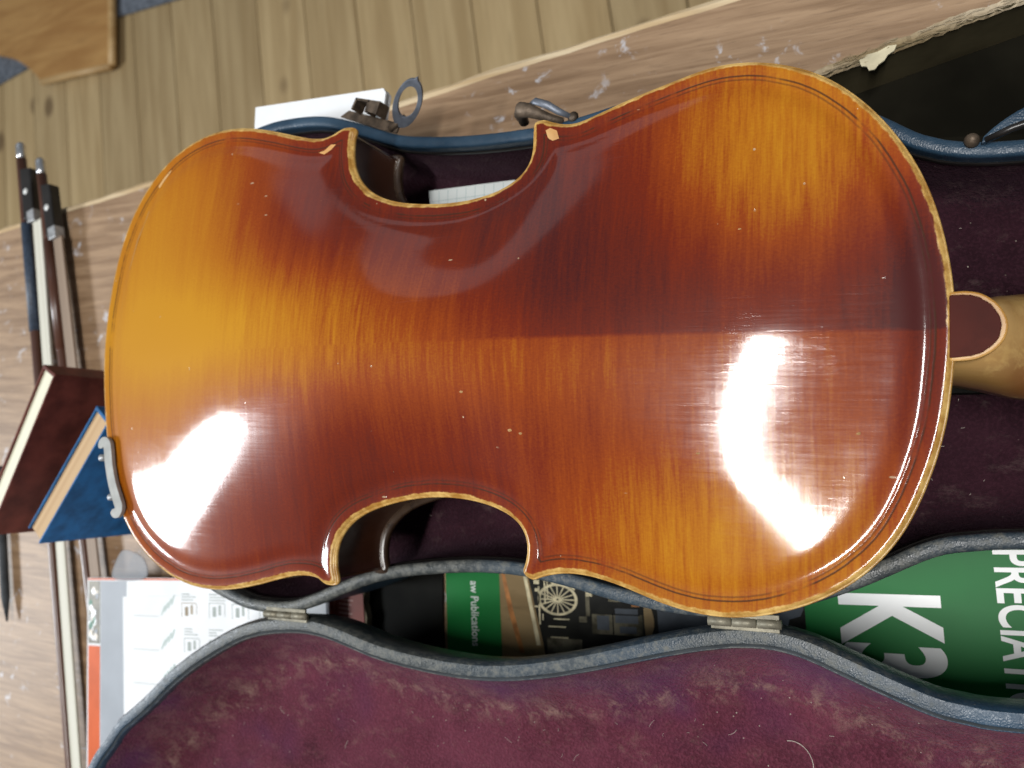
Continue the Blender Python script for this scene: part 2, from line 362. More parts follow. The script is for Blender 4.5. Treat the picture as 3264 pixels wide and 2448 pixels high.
def thing(name, label, cat, loc=(0, 0, 0), rotz=0, group=None):
    o = bpy.data.objects.new(name, None); COL.objects.link(o); o.empty_display_size = 0.02
    o.location = tuple(c * MM for c in loc); o.rotation_euler = (0, 0, rotz)
    o['label'] = label; o['category'] = cat
    if group: o['group'] = group
    return o
def tag(o, label, cat=None, kind=None, group=None):
    o['label'] = label
    if cat: o['category'] = cat
    if kind: o['kind'] = kind
    if group: o['group'] = group
    return o
def text(name, s, size, loc, mat, parent, rotz=0, bold=0.0, sx=1.0):
    c = bpy.data.curves.new('t', 'FONT'); c.body = s; c.size = size * MM; c.offset = bold * MM; c.extrude = 0.00004
    tmp = bpy.data.objects.new('t', c); COL.objects.link(tmp)
    dg = bpy.context.evaluated_depsgraph_get()
    me = bpy.data.meshes.new_from_object(tmp.evaluated_get(dg))
    bpy.data.objects.remove(tmp); me.materials.clear()
    o = obj(name, me, mat, parent); o.location = tuple(q * MM for q in loc); o.rotation_euler = (0, 0, rotz); o.scale = (sx, 1, 1)
    return o

# ------------------------------------------------------------------ floor
FZ = -700
fl = obj('floor', box(-2700, 1400, -900, 2200, FZ - 30, FZ - 12), 'dark'); fl['kind'] = 'structure'
bd = Vector((-0.168, 0.986)); bn = Vector((0.986, 0.168))
board_me = None
for i in range(-22, 12):
    a = -158 + 2 + i * 113.0
    me = box(0, 109.4, -1500, 2300, -12, 0, 1.2) if board_me is None else board_me
    board_me = me
    if i == -22: o = obj('floor_board', me, 'floor', fl)
    else: o = bpy.data.objects.new('floor_board', me); COL.objects.link(o); o.parent = fl
    o.location = ((a - bd.x * 0 + 99) * MM, 0, FZ * MM); o.rotation_euler = (0, 0, math.radians(9.67))
cp = obj('carpet', prism([(-2700, 560), (-1560, 768), (-1144, 842), (-940, 838), (-400, 900), (-400, 2200), (-2700, 2200)], FZ + 0.5, FZ + 7, 2), 'carpet'); cp['kind'] = 'structure'
pn = thing('wooden_panel', 'orange-brown wooden panel with a curved bracket edge on the floor boards', 'panel', (0, 0, 0))
pp = cr([(-1135, 732), (-1140, 790), (-1149, 882), (-1165, 1100)], 30, False) + [(-1900, 1100), (-1900, 900), (-1562, 838)] + cr([(-1562, 838), (-1480, 812), (-1426, 784), (-1385, 755), (-1366, 738)], 12, False)[1:] + [(-1260, 736), (-1150, 729)]
obj('board', prism(pp, FZ + 8, FZ + 24, 2), 'panel', pn)
obj('edging', tube([(-1133, 729, FZ + 18), (-1139, 790, FZ + 18), (-1148, 882, FZ + 18), (-1164, 1100, FZ + 18)], 8, 8), 'panel_edge', pn)
obj('edging', tube([(-1366, 736, FZ + 17), (-1260, 733, FZ + 17), (-1138, 727, FZ + 17)], 8, 8), 'panel_edge', pn)

# ------------------------------------------------------------------ table
tb = thing('table', 'worn brown wooden table top spattered with white paint under the violin case', 'table', (0, 0, 0))
e0, e1 = Vector((-292, 124)), Vector((255, 179)); ed_ = (e1 - e0).normalized(); en = Vector((-ed_.y, ed_.x))
def edge_pt(s, off=0): q = e0 + ed_ * s + en * off; return (q.x, q.y)
ss = [-500 + 14 * k for k in range(120)]
je = [(s, -6.0 + random.uniform(-0.4, 0.4) + 0.4 * math.sin(s * 0.03)) for s in ss]
top = [edge_pt(s, o) for s, o in je]
q0, q1 = edge_pt(ss[0], -1100), edge_pt(ss[-1], -1100)
v = [(x, y, 0) for x, y in top] + [(*q1, 0), (*q0, 0)]
n = len(v); v += [(x, y, -26) for x, y, _ in v]
f = [list(range(n)), list(range(n, 2 * n))[::-1]] + [[i, n + i, n + (i + 1) % n, (i + 1) % n] for i in range(n)]
obj('table_top', fix(mesh(v, f)), 'table', tb)
v = []; f = []
for k, (s, o) in enumerate(je):
    for off, z in ((o - 0.2, 0.0), (o + 3.0, -0.6), (o + 5.2 + random.uniform(-.6, .6), -2.6), (o + 6.3, -8), (o + 6.4, -25.8), (o - 0.2, -25.9)):
        v.append((*edge_pt(s, off), z))
for k in range(len(je) - 1):
    for j in range(5): f.append([k * 6 + j, k * 6 + j + 1, k * 6 + 7 + j, k * 6 + 6 + j])
obj('worn_edge', fix(mesh(v, f)), 'table_edge', tb)
for s, o in ((-420, -60), (1000, -60), (-420, -1040), (1000, -1040)):
    x, y = edge_pt(s, o); obj('leg', box(x - 25, x + 25, y - 25, y + 25, FZ, -26.5, 2), 'table', tb)

# ------------------------------------------------------------------ violin
OUTLINE = [(-2.5, -1.7), (-2.5, 9.8), (-1.8, 21.3), (-0.2, 32.8), (2.3, 44.2), (4.5, 51.8), (8.1, 61.3), (12.7, 70.7), (20.3, 81.1), (29.2, 89.0), (38.2, 94.5), (47.1, 98.4), (56.7, 101.2), (66.5, 102.3), (76.1, 101.6), (85.5, 100.0), (94.6, 97.8), (103.7, 94.7), (112.6, 91.5), (121.2, 89.0), (126.1, 88.3), (131.0, 89.1), (134.9, 91.3), (138.1, 91.7), (142.1, 90.5), (141.5, 87.3), (140.7, 82.4), (141.2, 75.8), (143.1, 71.0), (147.3, 65.3), (152.9, 61.4), (159.1, 58.5), (166.5, 56.5), (177.4, 54.8), (187.9, 53.8), (198.0, 54.0), (206.5, 55.3), (212.9, 57.5), (217.8, 60.0), (220.8, 63.1), (222.6, 66.3), (223.4, 70.2), (223.2, 74.7), (222.3, 78.3), (223.5, 79.9), (226.6, 80.4), (229.0, 79.4), (232.7, 77.6), (237.4, 76.4), (240.9, 77.0), (246.7, 78.9), (255.2, 81.5), (263.4, 83.7), (269.4, 84.8), (276.2, 86.2), (281.3, 87.5), (286.3, 88.5), (291.3, 88.5), (296.3, 88.0), (301.1, 87.3), (305.8, 85.9), (310.5, 84.2), (315.1, 82.1), (319.6, 79.7), (323.9, 76.5), (328.3, 72.6), (332.5, 68.0), (336.6, 63.1), (340.7, 57.0), (344.7, 50.0), (347.4, 43.6), (349.7, 37.0), (351.9, 28.7), (353.2, 20.6), (354.1, 12.4), (354.5, 7.2), (354.6, 0.1), (354.3, -6.0), (354.0, -9.4), (353.3, -16.4), (352.6, -23.0), (351.6, -28.7), (350.0, -35.3), (347.5, -42.9), (344.4, -51.3), (341.4, -57.2), (337.4, -63.5), (332.5, -68.8), (327.6, -73.2), (321.3, -77.6), (314.9, -80.7), (308.3, -83.4), (301.7, -85.2), (296.2, -86.4), (290.1, -86.8), (283.9, -86.6), (278.0, -85.8), (271.5, -84.6), (266.2, -82.8), (259.9, -80.6), (252.9, -78.7), (244.6, -77.8), (240.1, -77.6), (233.3, -78.7), (229.9, -80.3), (226.6, -81.5), (223.3, -79.7), (224.1, -76.3), (225.0, -73.0), (224.9, -69.8), (223.8, -66.1), (221.7, -62.5), (217.9, -59.5), (209.5, -56.8), (201.7, -55.3), (193.0, -54.9), (184.3, -55.3), (175.9, -56.3), (167.4, -58.6), (160.1, -61.1), (154.7, -62.8), (148.9, -66.4), (144.5, -70.7), (141.7, -75.1), (140.7, -80.1), (141.0, -85.5), (142.6, -91.3), (137.2, -92.1), (132.9, -90.1), (128.0, -89.0), (122.4, -89.3), (114.3, -91.7), (103.8, -95.5), (91.0, -99.3), (77.6, -101.2), (66.4, -101.2), (55.7, -99.0), (47.6, -96.4), (39.3, -92.3), (30.6, -87.2), (22.6, -80.1), (16.6, -72.7), (10.9, -61.4), (6.3, -50.0), (3.0, -36.8), (0.9, -24.4), (-1.3, -13.0)]
ZB, ZR0, ZR1 = 115.0, 81.0, 111.0
CORN = [(138, 91.7), (226.6, 80.4), (226.6, -81.5), (139.5, -92.1)]
def smooth_outline():
    P = np.array(OUTLINE)
    corner = [min(range(len(P)), key=lambda i: np.hypot(*(P[i] - np.array(c)))) for c in CORN]
    Q = P.copy()
    for _ in range(2):
        R = Q.copy()
        for i in range(len(P)):
            if any(abs((i - c + len(P) // 2) % len(P) - len(P) // 2) <= 1 for c in corner): continue
            Q[i] = 0.5 * R[i] + 0.25 * (R[i - 1] + R[(i + 1) % len(P)])
    return cr([tuple(q) for q in Q], 1.1)
VO = smooth_outline()[::-1]
VP = np.array(VO)
def seg_dist(P):
    A = VP; B = np.roll(VP, -1, 0); D = B - A; L2 = (D ** 2).sum(1) + 1e-9
    out = np.empty(len(P))
    for s in range(0, len(P), 4000):
        p = P[s:s + 4000, None, :]; t = np.clip(((p - A) * D).sum(2) / L2, 0, 1)
        out[s:s + 4000] = np.sqrt((((p - A) - t[..., None] * D) ** 2).sum(2)).min(1)
    return out
def inside(P):
    x, y = P[:, 0], P[:, 1]; c = np.zeros(len(P), bool)
    A = VP; B = np.roll(VP, -1, 0)
    for a, b in zip(A, B):
        if a[1] == b[1]: continue
        h = ((a[1] > y) != (b[1] > y)) & (x < (b[0] - a[0]) * (y - a[1]) / (b[1] - a[1]) + a[0]); c ^= h
    return c
xs = np.arange(-3, 356, 1.0)
wu = np.array([max([p[1] for p in VO if abs(p[0] - x) < 1.6] + [2]) for x in xs])
wl = np.array([max([-p[1] for p in VO if abs(p[0] - x) < 1.6] + [2]) for x in xs])
def gs(a, s):
    k = np.exp(-0.5 * (np.arange(-40, 41) / s) ** 2); k /= k.sum(); return np.convolve(np.pad(a, 40, 'edge'), k, 'valid')
blend = np.clip(np.minimum((xs - 75) / 40, (290 - xs) / 40), 0, 1)
wu = wu * (1 - blend) + gs(wu, 13) * blend; wl = wl * (1 - blend) + gs(wl, 13) * blend
wu = np.maximum(gs(wu, 2.5) - 4.5, 2); wl = np.maximum(gs(wl, 2.5) - 4.5, 2)
def height(P, d=None):
    x, y = P[:, 0], P[:, 1]
    if d is None: d = seg_dist(P)
    wv = np.where(y > 0, np.interp(x, xs, wu), np.interp(x, xs, wl))
    se = lambda s_, r_: s_ * s_ / (s_ + r_ + 1e-6)          # slow start: the recurve beside the edge
    s_ = np.clip(wv - np.abs(y), 0, None); c = np.sin(0.5 * np.pi * np.clip(se(s_, 13.0) / se(wv, 13.0), 0, 1))
    lo = np.where(x < 176, 150.0, 140.0); t = np.clip(np.minimum(x - 5, 348.5 - x), 0, lo)
    S = np.sin(0.5 * np.pi * se(t, 16.0) / se(lo, 16.0))
    h = 14.5 * S * c
    h -= 0.75 * np.exp(-0.5 * ((d - 7.0) / 2.6) ** 2)
    h -= 1.3 * np.clip(1 - d / 1.6, 0, 1) ** 2
    return h
g = 1.7; pts = []
for r, yy in enumerate(np.arange(-104, 105, g * 0.866)):
    for xx in np.arange(-4 + (g / 2 if r % 2 else 0), 357, g): pts.append((xx, yy))
pts = np.array(pts); pts = pts[inside(pts)]; dd = seg_dist(pts); pts = pts[dd > 4.9]
NO = normals2(VO)
for off in (0.5, 1.0, 1.6, 2.3, 3.1, 4.0):
    rp = VP - NO * off; ok = inside(rp) & (np.abs(seg_dist(rp) - off) < 0.03)
    pts = np.r_[pts, rp[ok]]
allp = [Vector(p) for p in VP] + [Vector(p) for p in pts]
nb = len(VP)
res = delaunay_2d_cdt(allp, [(i, (i + 1) % nb) for i in range(nb)], [], 1, 1e-5)
V2 = np.array([tuple(q) for q in res[0]]); D2 = seg_dist(V2); H2 = height(V2, D2)
order = res[3]; vid = {}
for i, o_ in enumerate(order):
    for k in o_:
        if k < nb: vid[k] = i
tri = []
for f_ in res[2]:
    a, b, c = [V2[k] for k in f_[:3]]
    ar = (b[0] - a[0]) * (c[1] - a[1]) - (b[1] - a[1]) * (c[0] - a[0])
    tri.append(list(f_) if ar > 0 else list(f_)[::-1])
NV = len(V2)
verts = [(V2[i, 0], V2[i, 1], ZB + H2[i]) for i in range(NV)]
bi = [vid[k] for k in range(nb)]
NO = normals2(VO)
rings = ((0.45, -2.2), (0.35, -3.4), (-0.4, -4.0), (-3.2, -4.0))
for o_, z_ in rings:
    verts += [(VP[i, 0] + NO[i, 0] * o_, VP[i, 1] + NO[i, 1] * o_, ZB + z_) for i in range(nb)]
faces = [t_ for t_ in tri]
prev = bi
for j in range(len(rings)):
    cur = [NV + j * nb + i for i in range(nb)]
    faces += [[prev[i], cur[i], cur[(i + 1) % nb], prev[(i + 1) % nb]] for i in range(nb)]
    prev = cur
vl = thing('violin', 'violin lying face down in the open case, its varnished amber and red back up', 'violin', (0, 0, 0))
me = mesh(verts, faces, True, 'back_plate')
e_ = 0.6
gx = (height(V2 + [e_, 0]) - height(V2 - [e_, 0])) / (2 * e_); gy = (height(V2 + [0, e_]) - height(V2 - [0, e_])) / (2 * e_)
nn = np.c_[-gx, -gy, np.ones(NV)]; nn /= np.linalg.norm(nn, axis=1)[:, None]
nr = []
for (o_, z_), (kx, kz) in zip(rings, ((0.95, 0.3), (0.9, -0.4), (0.2, -1), (0, -1))):
    nr += [(NO[i, 0] * kx, NO[i, 1] * kx, kz) for i in range(nb)]
me.normals_split_custom_set_from_vertices([tuple(q) for q in nn] + nr)
X, Y = V2[:, 0], V2[:, 1]
def G(cx, cy, sx, sy, rot=0): 
    c_, s_ = math.cos(rot), math.sin(rot); a = (X - cx) * c_ + (Y - cy) * s_; b = -(X - cx) * s_ + (Y - cy) * c_
    return np.exp(-0.5 * ((a / sx) ** 2 + (b / sy) ** 2))
amber = 0.24 + 0.56 * G(22, 8, 58, 66) + 0.22 * G(60, 10, 55, 20) + 0.30 * G(120, 6, 55, 17) + 0.46 * G(303, 63, 32, 27) + 0.18 * G(315, 30, 22, 30) \
    + 0.42 * G(283, -66, 34, 20) + 0.20 * G(315, -52, 25, 25) + 0.16 * G(230, -10, 60, 12) 
amber -= 0.13 * G(250, 40, 30, 30) + 0.12 * G(180, 62, 60, 20) + 0.05 * G(180, -62, 70, 18) + 0.12 * G(335, 12, 28, 24) + 0.12 * G(115, 70, 32, 25) + 0.08 * G(115, -65, 45, 30)
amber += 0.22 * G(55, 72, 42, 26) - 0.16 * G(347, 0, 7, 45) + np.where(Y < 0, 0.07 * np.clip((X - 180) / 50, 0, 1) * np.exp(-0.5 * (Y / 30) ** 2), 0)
amber -= np.where(Y > 0, 0.15 * np.clip((X - 190) / 50, 0, 1) * np.exp(-0.5 * (Y / 30) ** 2), 0)  # sunburst plus chatoyance: the sheen step at the joint put into the colour
amber += 0.10 * np.clip(1 - D2 / 5.0, 0, 1)
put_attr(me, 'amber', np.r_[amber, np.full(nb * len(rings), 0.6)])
put_attr(me, 'edge_dist', np.r_[D2 * MM, np.zeros(nb * len(rings))])
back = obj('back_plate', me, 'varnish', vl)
def on_back(x, y, up=0.12): return ZB + float(height(np.array([[x, y]]))[0]) + up
def chip(pts_, mat='chip'):
    cx = sum(p[0] for p in pts_) / len(pts_); cy = sum(p[1] for p in pts_) / len(pts_)
    vv = [(x, y, on_back(x, y, 0.05)) for x, y in pts_] + [(cx, cy, on_back(cx, cy, 0.16))]
    n_ = len(pts_)
    o = obj('varnish_chip', fix(mesh(vv, [[i, (i + 1) % n_, n_] for i in range(n_)])), mat, back); return o
chip([(228.2, 76.0), (230.0, 76.6), (232.6, 75.2), (233.3, 72.4), (230.8, 72.0), (229.0, 73.2)])
chip([(124.5, 83.0), (127, 83.2), (131, 85.4), (133.5, 85.2), (131, 83.4), (127.5, 81.8)])
chip([(29, 80.6), (33, 84.6), (37, 87.4), (36.6, 86.4), (33, 83.2), (29.6, 79.6)])
for cx, cy, s_ in ((222, -31, 1.3), (226, -32, 1.0), (204, -18, 1.0), (285, -37, 0.9), (330, -30, 0.9), (297, 32, .7)):
    s_ *= 0.75; chip([(cx + s_ * random.uniform(.6, 1.3) * math.cos(a), cy + 0.55 * s_ * random.uniform(.6, 1.3) * math.sin(a)) for a in np.arange(0, 6.28, 0.9)], 'chip_dull')
chip([(24.0, 69.0), (17.6, 56.0), (13.2, 42.0), (12.9, 42.0), (17.2, 56.2), (23.6, 69.2)], 'chip_dull')
# ribs and front plate
obj('rib', sweep(VO, [(-2.6, ZR1 + 0.3), (-2.6, ZR0 - 0.3)]), 'rib', vl)
fr = sweep(VO, [(-3.2, ZR0), (-0.6, ZR0 + 0.1), (0.3, ZR0 - 0.8), (0.5, ZR0 - 2), (0.2, ZR0 - 3.6), (-0.8, ZR0 - 4.2)], cap_last=True)
obj('front_plate', fr, 'frontedge', vl)
# neck, heel button, fingerboard
bt = [(353.2, 9.8), (357, 10.0), (361, 9.1), (364.6, 6.4), (366.8, 2.6), (367.2, -0.8), (366, -4.4), (363, -7.4), (359, -9.2), (353.2, -9.6)]
hb = cr(bt, 1.0, False)
obj('heel_button_edge', prism(hb, ZB - 3.6, ZB - 0.25, 0.6), 'edgewood', vl)
inn = [(353.4 + (x - 353.4) * 0.89 + random.uniform(-.12, .12), y * 0.90 + random.uniform(-.1, .1)) for x, y in hb]
obj('heel_button', prism(inn, ZB - 1, ZB + 0.02, 0.3), 'button', vl)
sec = [(350, 10.2, 9.5, 111.2), (356, 10.6, 9.5, 111.2), (362, 11.6, 8.6, 110.6), (366.5, 12.6, 6.6, 108.8), (370, 13.4, 0, 105.5), (374, 13.8, 0, 101.8), (380, 13.6, 0, 99.6), (392, 13.0, 0, 98.4), (430, 12.4, 0, 98), (485, 11.8, 0, 97.6)]
v = []; f = []; K = 17
for x, hw, flat, zt in sec:
    yc = -2.2 - 0.012 * (x - 350)
    for k in range(K):
        a = math.pi * k / (K - 1)
        ex = 0.72 if x < 368 else 0.9
        cx_, sx_ = math.cos(a), math.sin(a)
        v.append((x, yc + hw * 1.16 * math.copysign(abs(cx_) ** ex, cx_), 82 + (zt - 82) * abs(sx_) ** ex))
for i in range(len(sec) - 1):
    for k in range(K - 1): f.append([i * K + k, i * K + k + 1, (i + 1) * K + k + 1, (i + 1) * K + k])
    f.append([i * K, (i + 1) * K, (i + 1) * K + K - 1, i * K + K - 1])
f.append(list(range(K))); f.append([(len(sec) - 1) * K + k for k in range(K)][::-1])
obj('neck', fix(mesh(v, f), smooth=True), 'neck', vl)
obj('fingerboard', prism([(262, 15), (262, -18), (490, -14), (490, 7)], 74.5, 81.6, 1.5), 'black', vl)
# chin rest clamp hooked over the edge of the back
def flat_bar(path, hw, z0, z1):
    P = np.array(cr(path, 0.8, False)); T = np.gradient(P, axis=0); T /= np.linalg.norm(T, axis=1)[:, None]; N = np.c_[-T[:, 1], T[:, 0]]
    n_ = len(P); W = hw * np.clip(np.sqrt(1 - np.abs(np.linspace(-1, 1, n_)) ** 14), 0.35, 1)
    loop = [tuple(P[i] + N[i] * W[i]) for i in range(n_)] + [tuple(P[i] - N[i] * W[i]) for i in range(n_)][::-1]
    return prism(loop, z0, z1, 0.35)
obj('chin_rest_clamp', flat_bar([(3.6, -42.6), (3.9, -40.9), (5.8, -39.6), (8.0, -40.6), (9.0, -44), (10.6, -51), (13.6, -59), (17.2, -65.6), (18.9, -69.0), (18.0, -71.4), (15.8, -71.8), (14.2, -70.9)], 2.5, ZB + 0.5, ZB + 2.3), 'clamp', vl)
for x, y in ((6.2, -46), (14.2, -64)):
    obj('clamp_barrel', tube([(x - 3.5, y - 1, ZB + 1), (x - 4.4, y - 1.2, ZB - 8), (x - 4.6, y - 1.2, ZR0 - 8)], 1.6, 8), 'steel', vl)

# ------------------------------------------------------------------ violin case
cs = thing('violin_case', 'old violin-shaped case of blue leatherette, plum velvet lining, opened flat', 'violin case', (0, 0, 0))
base_in = [(55, -109), (65, -111), (77, -111), (89, -109.6), (100, -106), (119, -97.6), (131, -92.8), (144, -89), (156, -86.5), (175, -83.6), (190, -82.2), (206, -82), (225, -84), (243, -87), (262, -89), (280, -89), (298, -86), (314, -80), (326, -74.5), (336, -69), (344, -64.5), (351, -61.5), (358, -60), (373, -58), (420, -55), (500, -50), (575, -46), (610, -36), (622, 0),
           (612, 36), (575, 50), (500, 55), (420, 57), (376, 58), (358, 60), (349, 63), (343, 66), (333, 73), (320, 81), (304, 88), (284, 92.5), (262, 94), (245, 92.5), (228, 90), (212, 88.8), (191, 89.2), (176, 90.2), (165, 91.4), (153, 93.2), (138, 96.4), (120, 103.5), (104, 109.5), (92, 112.6), (78, 114), (64, 114), (50, 111.5), (32, 104), (12, 90), (-6, 70), (-18, 42), (-24, 8), (-22, -28), (-12, -58), (5, -82), (24, -96), (40, -104.5)]
BL = cr(base_in, 4)
def grimed(me, fn):
    put_attr(me, 'grime', [fn(v.co.x / MM, v.co.y / MM) for v in me.vertices])
obj('base_shell', sweep(BL, [(1, 9), (3.8, 13), (4.4, 30), (4.6, 72)], cap_first=True), 'blue', cs)
rm = sweep(BL, [(4.8, 70), (5.2, 74), (5.3, 78.4), (4.9, 79.6), (4.2, 80.1), (2.6, 80.3), (0.9, 80.1), (0.2, 79.6), (0.0, 78.4), (0.1, 73.5)])
grimed(rm, lambda x, y: max(0, min(1, (-y - 10) / 60)) * max(0, min(1, 1.2 - (x - 200) * 0.0005)))
obj('base_rim', rm, 'blue', cs)
obj('base_piping', sweep(BL, [(0.6, 73.8), (-0.5, 74.2), (-0.9, 73.2), (-0.4, 72.0)]), 'ebony', cs)
obj('base_lining', sweep(BL, [(0.4, 73.4), (-0.4, 66), (-1.2, 52), (-2.6, 44), (-6, 39.5), (-12, 38)], cap_last=True, jitter=0.6), 'velvet_case_shaded', cs)
lid_in = [(-45, -228), (-35, -208), (-26, -197), (-19, -188), (-10, -181), (1, -172), (16, -158.5), (32, -147), (47, -138), (61, -131), (76, -126.6), (94, -124), (108, -124.4), (121, -126.6), (133, -129), (148, -130.6), (166, -131.4), (184, -131), (200, -129), (218, -125), (237, -119.4), (255, -113.4), (269, -109), (280, -106), (290, -104), (301, -103.4), (311, -105), (320, -108), (330, -111.4), (339, -114.4), (348, -117), (356, -118), (372, -118), (420, -112), (500, -106), (575, -103), (612, -112), (626, -146), (618, -184), (585, -202), (500, -212), (420, -218), (370, -226), (330, -246), (295, -262), (250, -266), (212, -266), (175, -276), (130, -302), (85, -318), (40, -316), (0, -300), (-30, -272), (-45, -248)]
LL = cr(lid_in, 4)
LZ = 78
obj('lid_shell', sweep(LL, [(-36, 10), (-24, 18), (-11, 30), (-2, 44), (3.0, 57), (4.6, 66)], cap_first=True), 'blue', cs)
rm = sweep(LL, [(5.4, LZ - 20), (7.0, LZ - 12), (7.7, LZ - 6), (7.3, LZ - 1.8), (6.2, LZ), (4.0, LZ + 0.4), (1.9, LZ + 0.1), (1.4, LZ - 0.9), (0.2, LZ - 1.1), (-0.3, LZ - 2.4), (-0.2, LZ - 5)])
def lg(x, y):
    return max(0.0, min(1, 0.92 - max(0, (x - 318) / 50) - max(0, (40 - x) / 90)))
grimed(rm, lg)
obj('lid_rim', rm, 'blue', cs)
obj('lid_piping', sweep(LL, [(1.5, LZ - 0.8), (1.1, LZ - 0.5), (0.6, LZ - 0.8), (0.8, LZ - 1.6)], jitter=0.3), 'slate', cs)
lin = sweep(LL, [(0.2, LZ - 3.6), (-0.8, LZ - 5.5), (-2.2, LZ - 9), (-4.5, LZ - 14), (-8.5, LZ - 20), (-14, LZ - 25), (-19, LZ - 28), (-23, LZ - 29.4), (-27, LZ - 30)], cap_last=True, jitter=0.7)
nL = len(LL); rub = np.zeros(len(lin.vertices)); 
for j, rv in enumerate((0.3, 0.35, 0.35, 0.3, 0.3, 0.4, 1.0, 0.4, 0.0)): rub[j * nL:(j + 1) * nL] = rv
put_attr(lin, 'rub', rub)
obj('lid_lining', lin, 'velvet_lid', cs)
for x0, x1, y0, y1 in ((75, 100, -118.6, -114.2), (279, 304, -96.8, -93.2)):
    xm = (x0 + x1) / 2; a = math.atan2(y1 - y0 - 2.0, x1 - x0)
    ym0, ym1 = (y0 + y1) / 2 - 1.2, (y0 + y1) / 2 + 1.2
    hg = obj('hinge', merge(prism([(x0 + 1, ym1 - 0.2), (x1 - 1, ym1 + 1.2), (x1 - 1, ym1 + 3), (x0 + 1, ym1 + 1.8)], 79.2, 80.4, 0.2), prism([(x0 + 1, ym0 - 1.8), (x1 - 1, ym0 - 0.8), (x1 - 1, ym0 + 1.6), (x0 + 1, ym0 + 0.2)], 77.6, 79.0, 0.2)), 'hinge', cs)
    for k in range(3):
        xa, xb = x0 + (x1 - x0) * k / 3 + 0.25, x0 + (x1 - x0) * (k + 1) / 3 - 0.25
        ya = ym0 + 1.0 + (xa - x0) / (x1 - x0) * 1.4; yb = ym0 + 1.0 + (xb - x0) / (x1 - x0) * 1.4
        obj('knuckle', tube([(xa, ya, 80.0), (xb, yb, 80.0)], 1.7, 10), 'hinge', hg)
# open hasp on the far rim
hs = obj('hasp', merge(prism([(107, 114.4), (112, 116.6), (141, 105.8), (139, 101.6), (130, 104.6)], 79.6, 80.9, 0.3),
                       prism([(127.5, 110.9), (129.2, 115.6), (134.8, 114.2), (132.6, 108.6)], 87.0, 87.8, 0.2),
                       prism([(118.5, 113.5), (121, 118.4), (122, 118.1), (119.5, 113.2)], 80.5, 87.4), prism([(126, 111), (128, 116.2), (129, 115.9), (127, 110.7)], 80.5, 87.4),
                       prism([(120.6, 117.4), (121, 118.4), (134.8, 114.2), (134.4, 113.2)], 80.5, 87.4), prism([(131.6, 108.9), (133.8, 114.4), (134.8, 114.2), (132.6, 108.6)], 80.5, 87.4)), 'bronze', cs)
ring = []
b0, b1 = Vector((140.5, 104.5, 81)), Vector((160.5, 115.0, 97.5)); ax = (b1 - b0); side = Vector((-0.66, 0.42, 0.58)).normalized()
N_ = 40; inner = []; outer = []
for k in range(N_):
    a = 2 * math.pi * k / N_; ca, sa = math.cos(a), math.sin(a)
    tip = 1.0 + (0.12 if k == 0 else 0.0)
    outer.append(b0 + ax * (0.5 + 0.5 * ca * tip) + side * (5.9 * sa)); inner.append(b0 + ax * (0.54 + 0.32 * ca) + side * (3.9 * sa))
nrm_ = ax.cross(side).normalized() * 0.7
v = [tuple(p + nrm_ * s) for s in (-1, 1) for p in outer] + [tuple(p + nrm_ * s) for s in (-1, 1) for p in inner]
f = []
for k in range(N_):
    k2 = (k + 1) % N_
    f += [[k, k2, N_ + k2, N_ + k], [2 * N_ + k, 3 * N_ + k, 3 * N_ + k2, 2 * N_ + k2], [N_ + k, N_ + k2, 3 * N_ + k2, 3 * N_ + k], [k, 2 * N_ + k, 2 * N_ + k2, k2]]
obj('hasp_loop', fix(mesh(v, f), 0.2), 'dark_steel', hs)
obj('hasp_pin', tube([(136, 103.5, 81.6), (144.5, 107.6, 81.8)], 1.5, 8), 'bronze', hs)
# lock catch
lk = obj('lock_catch', tube([(200.5, 98.2, 76), (201.2, 99.6, 81), (203.5, 99.6, 85), (207, 98.6, 85.4), (211, 97.0, 83.6), (215, 95.6, 81.4), (220, 94.2, 80.4)], [2.2, 3.1, 3.3, 2.9, 2.2, 1.7, 1.2], 12, 0.9), 'bronze', cs)
obj('tongue', tube([(206, 101.6, 83.6), (210, 101.6, 86.2), (215, 99.6, 85.4), (219, 97.2, 82.6), (223, 95.4, 80.8)], [0.9, 1.5, 1.6, 1.4, 1.0], 10, 0.55), 'dark_steel', lk)
obj('rivet', tube([(224, 95.2, 79.8), (224, 95.2, 81.2)], [2.4, 1.2], 12), 'bronze', lk)
# strap and stud at the right
obj('strap', prism(cr([(364, 62.3), (369, 64.0), (376, 66.6), (386, 69.2), (400, 71)], 2, False) + cr([(400, 77), (386, 75.2), (376, 72.4), (369, 68.4), (364.6, 64.6)], 2, False), 80.2, 82.6, 0.8), 'blue', cs)
obj('strap_loop', tube([(365, 63.0, 83.6), (372, 65.4, 84.2), (384, 68.4, 84.4), (400, 70.4, 84)], [0.9, 1.2, 1.5, 1.5], 8), 'ebony', cs)
obj('stud', tube([(361.6, 64.2, 79.6), (361.6, 64.2, 81.6), (361.6, 64.2, 83.0), (361.6, 64.2, 83.8)], [2.3, 2.3, 1.7, 0.6], 14), 'bronze', cs)

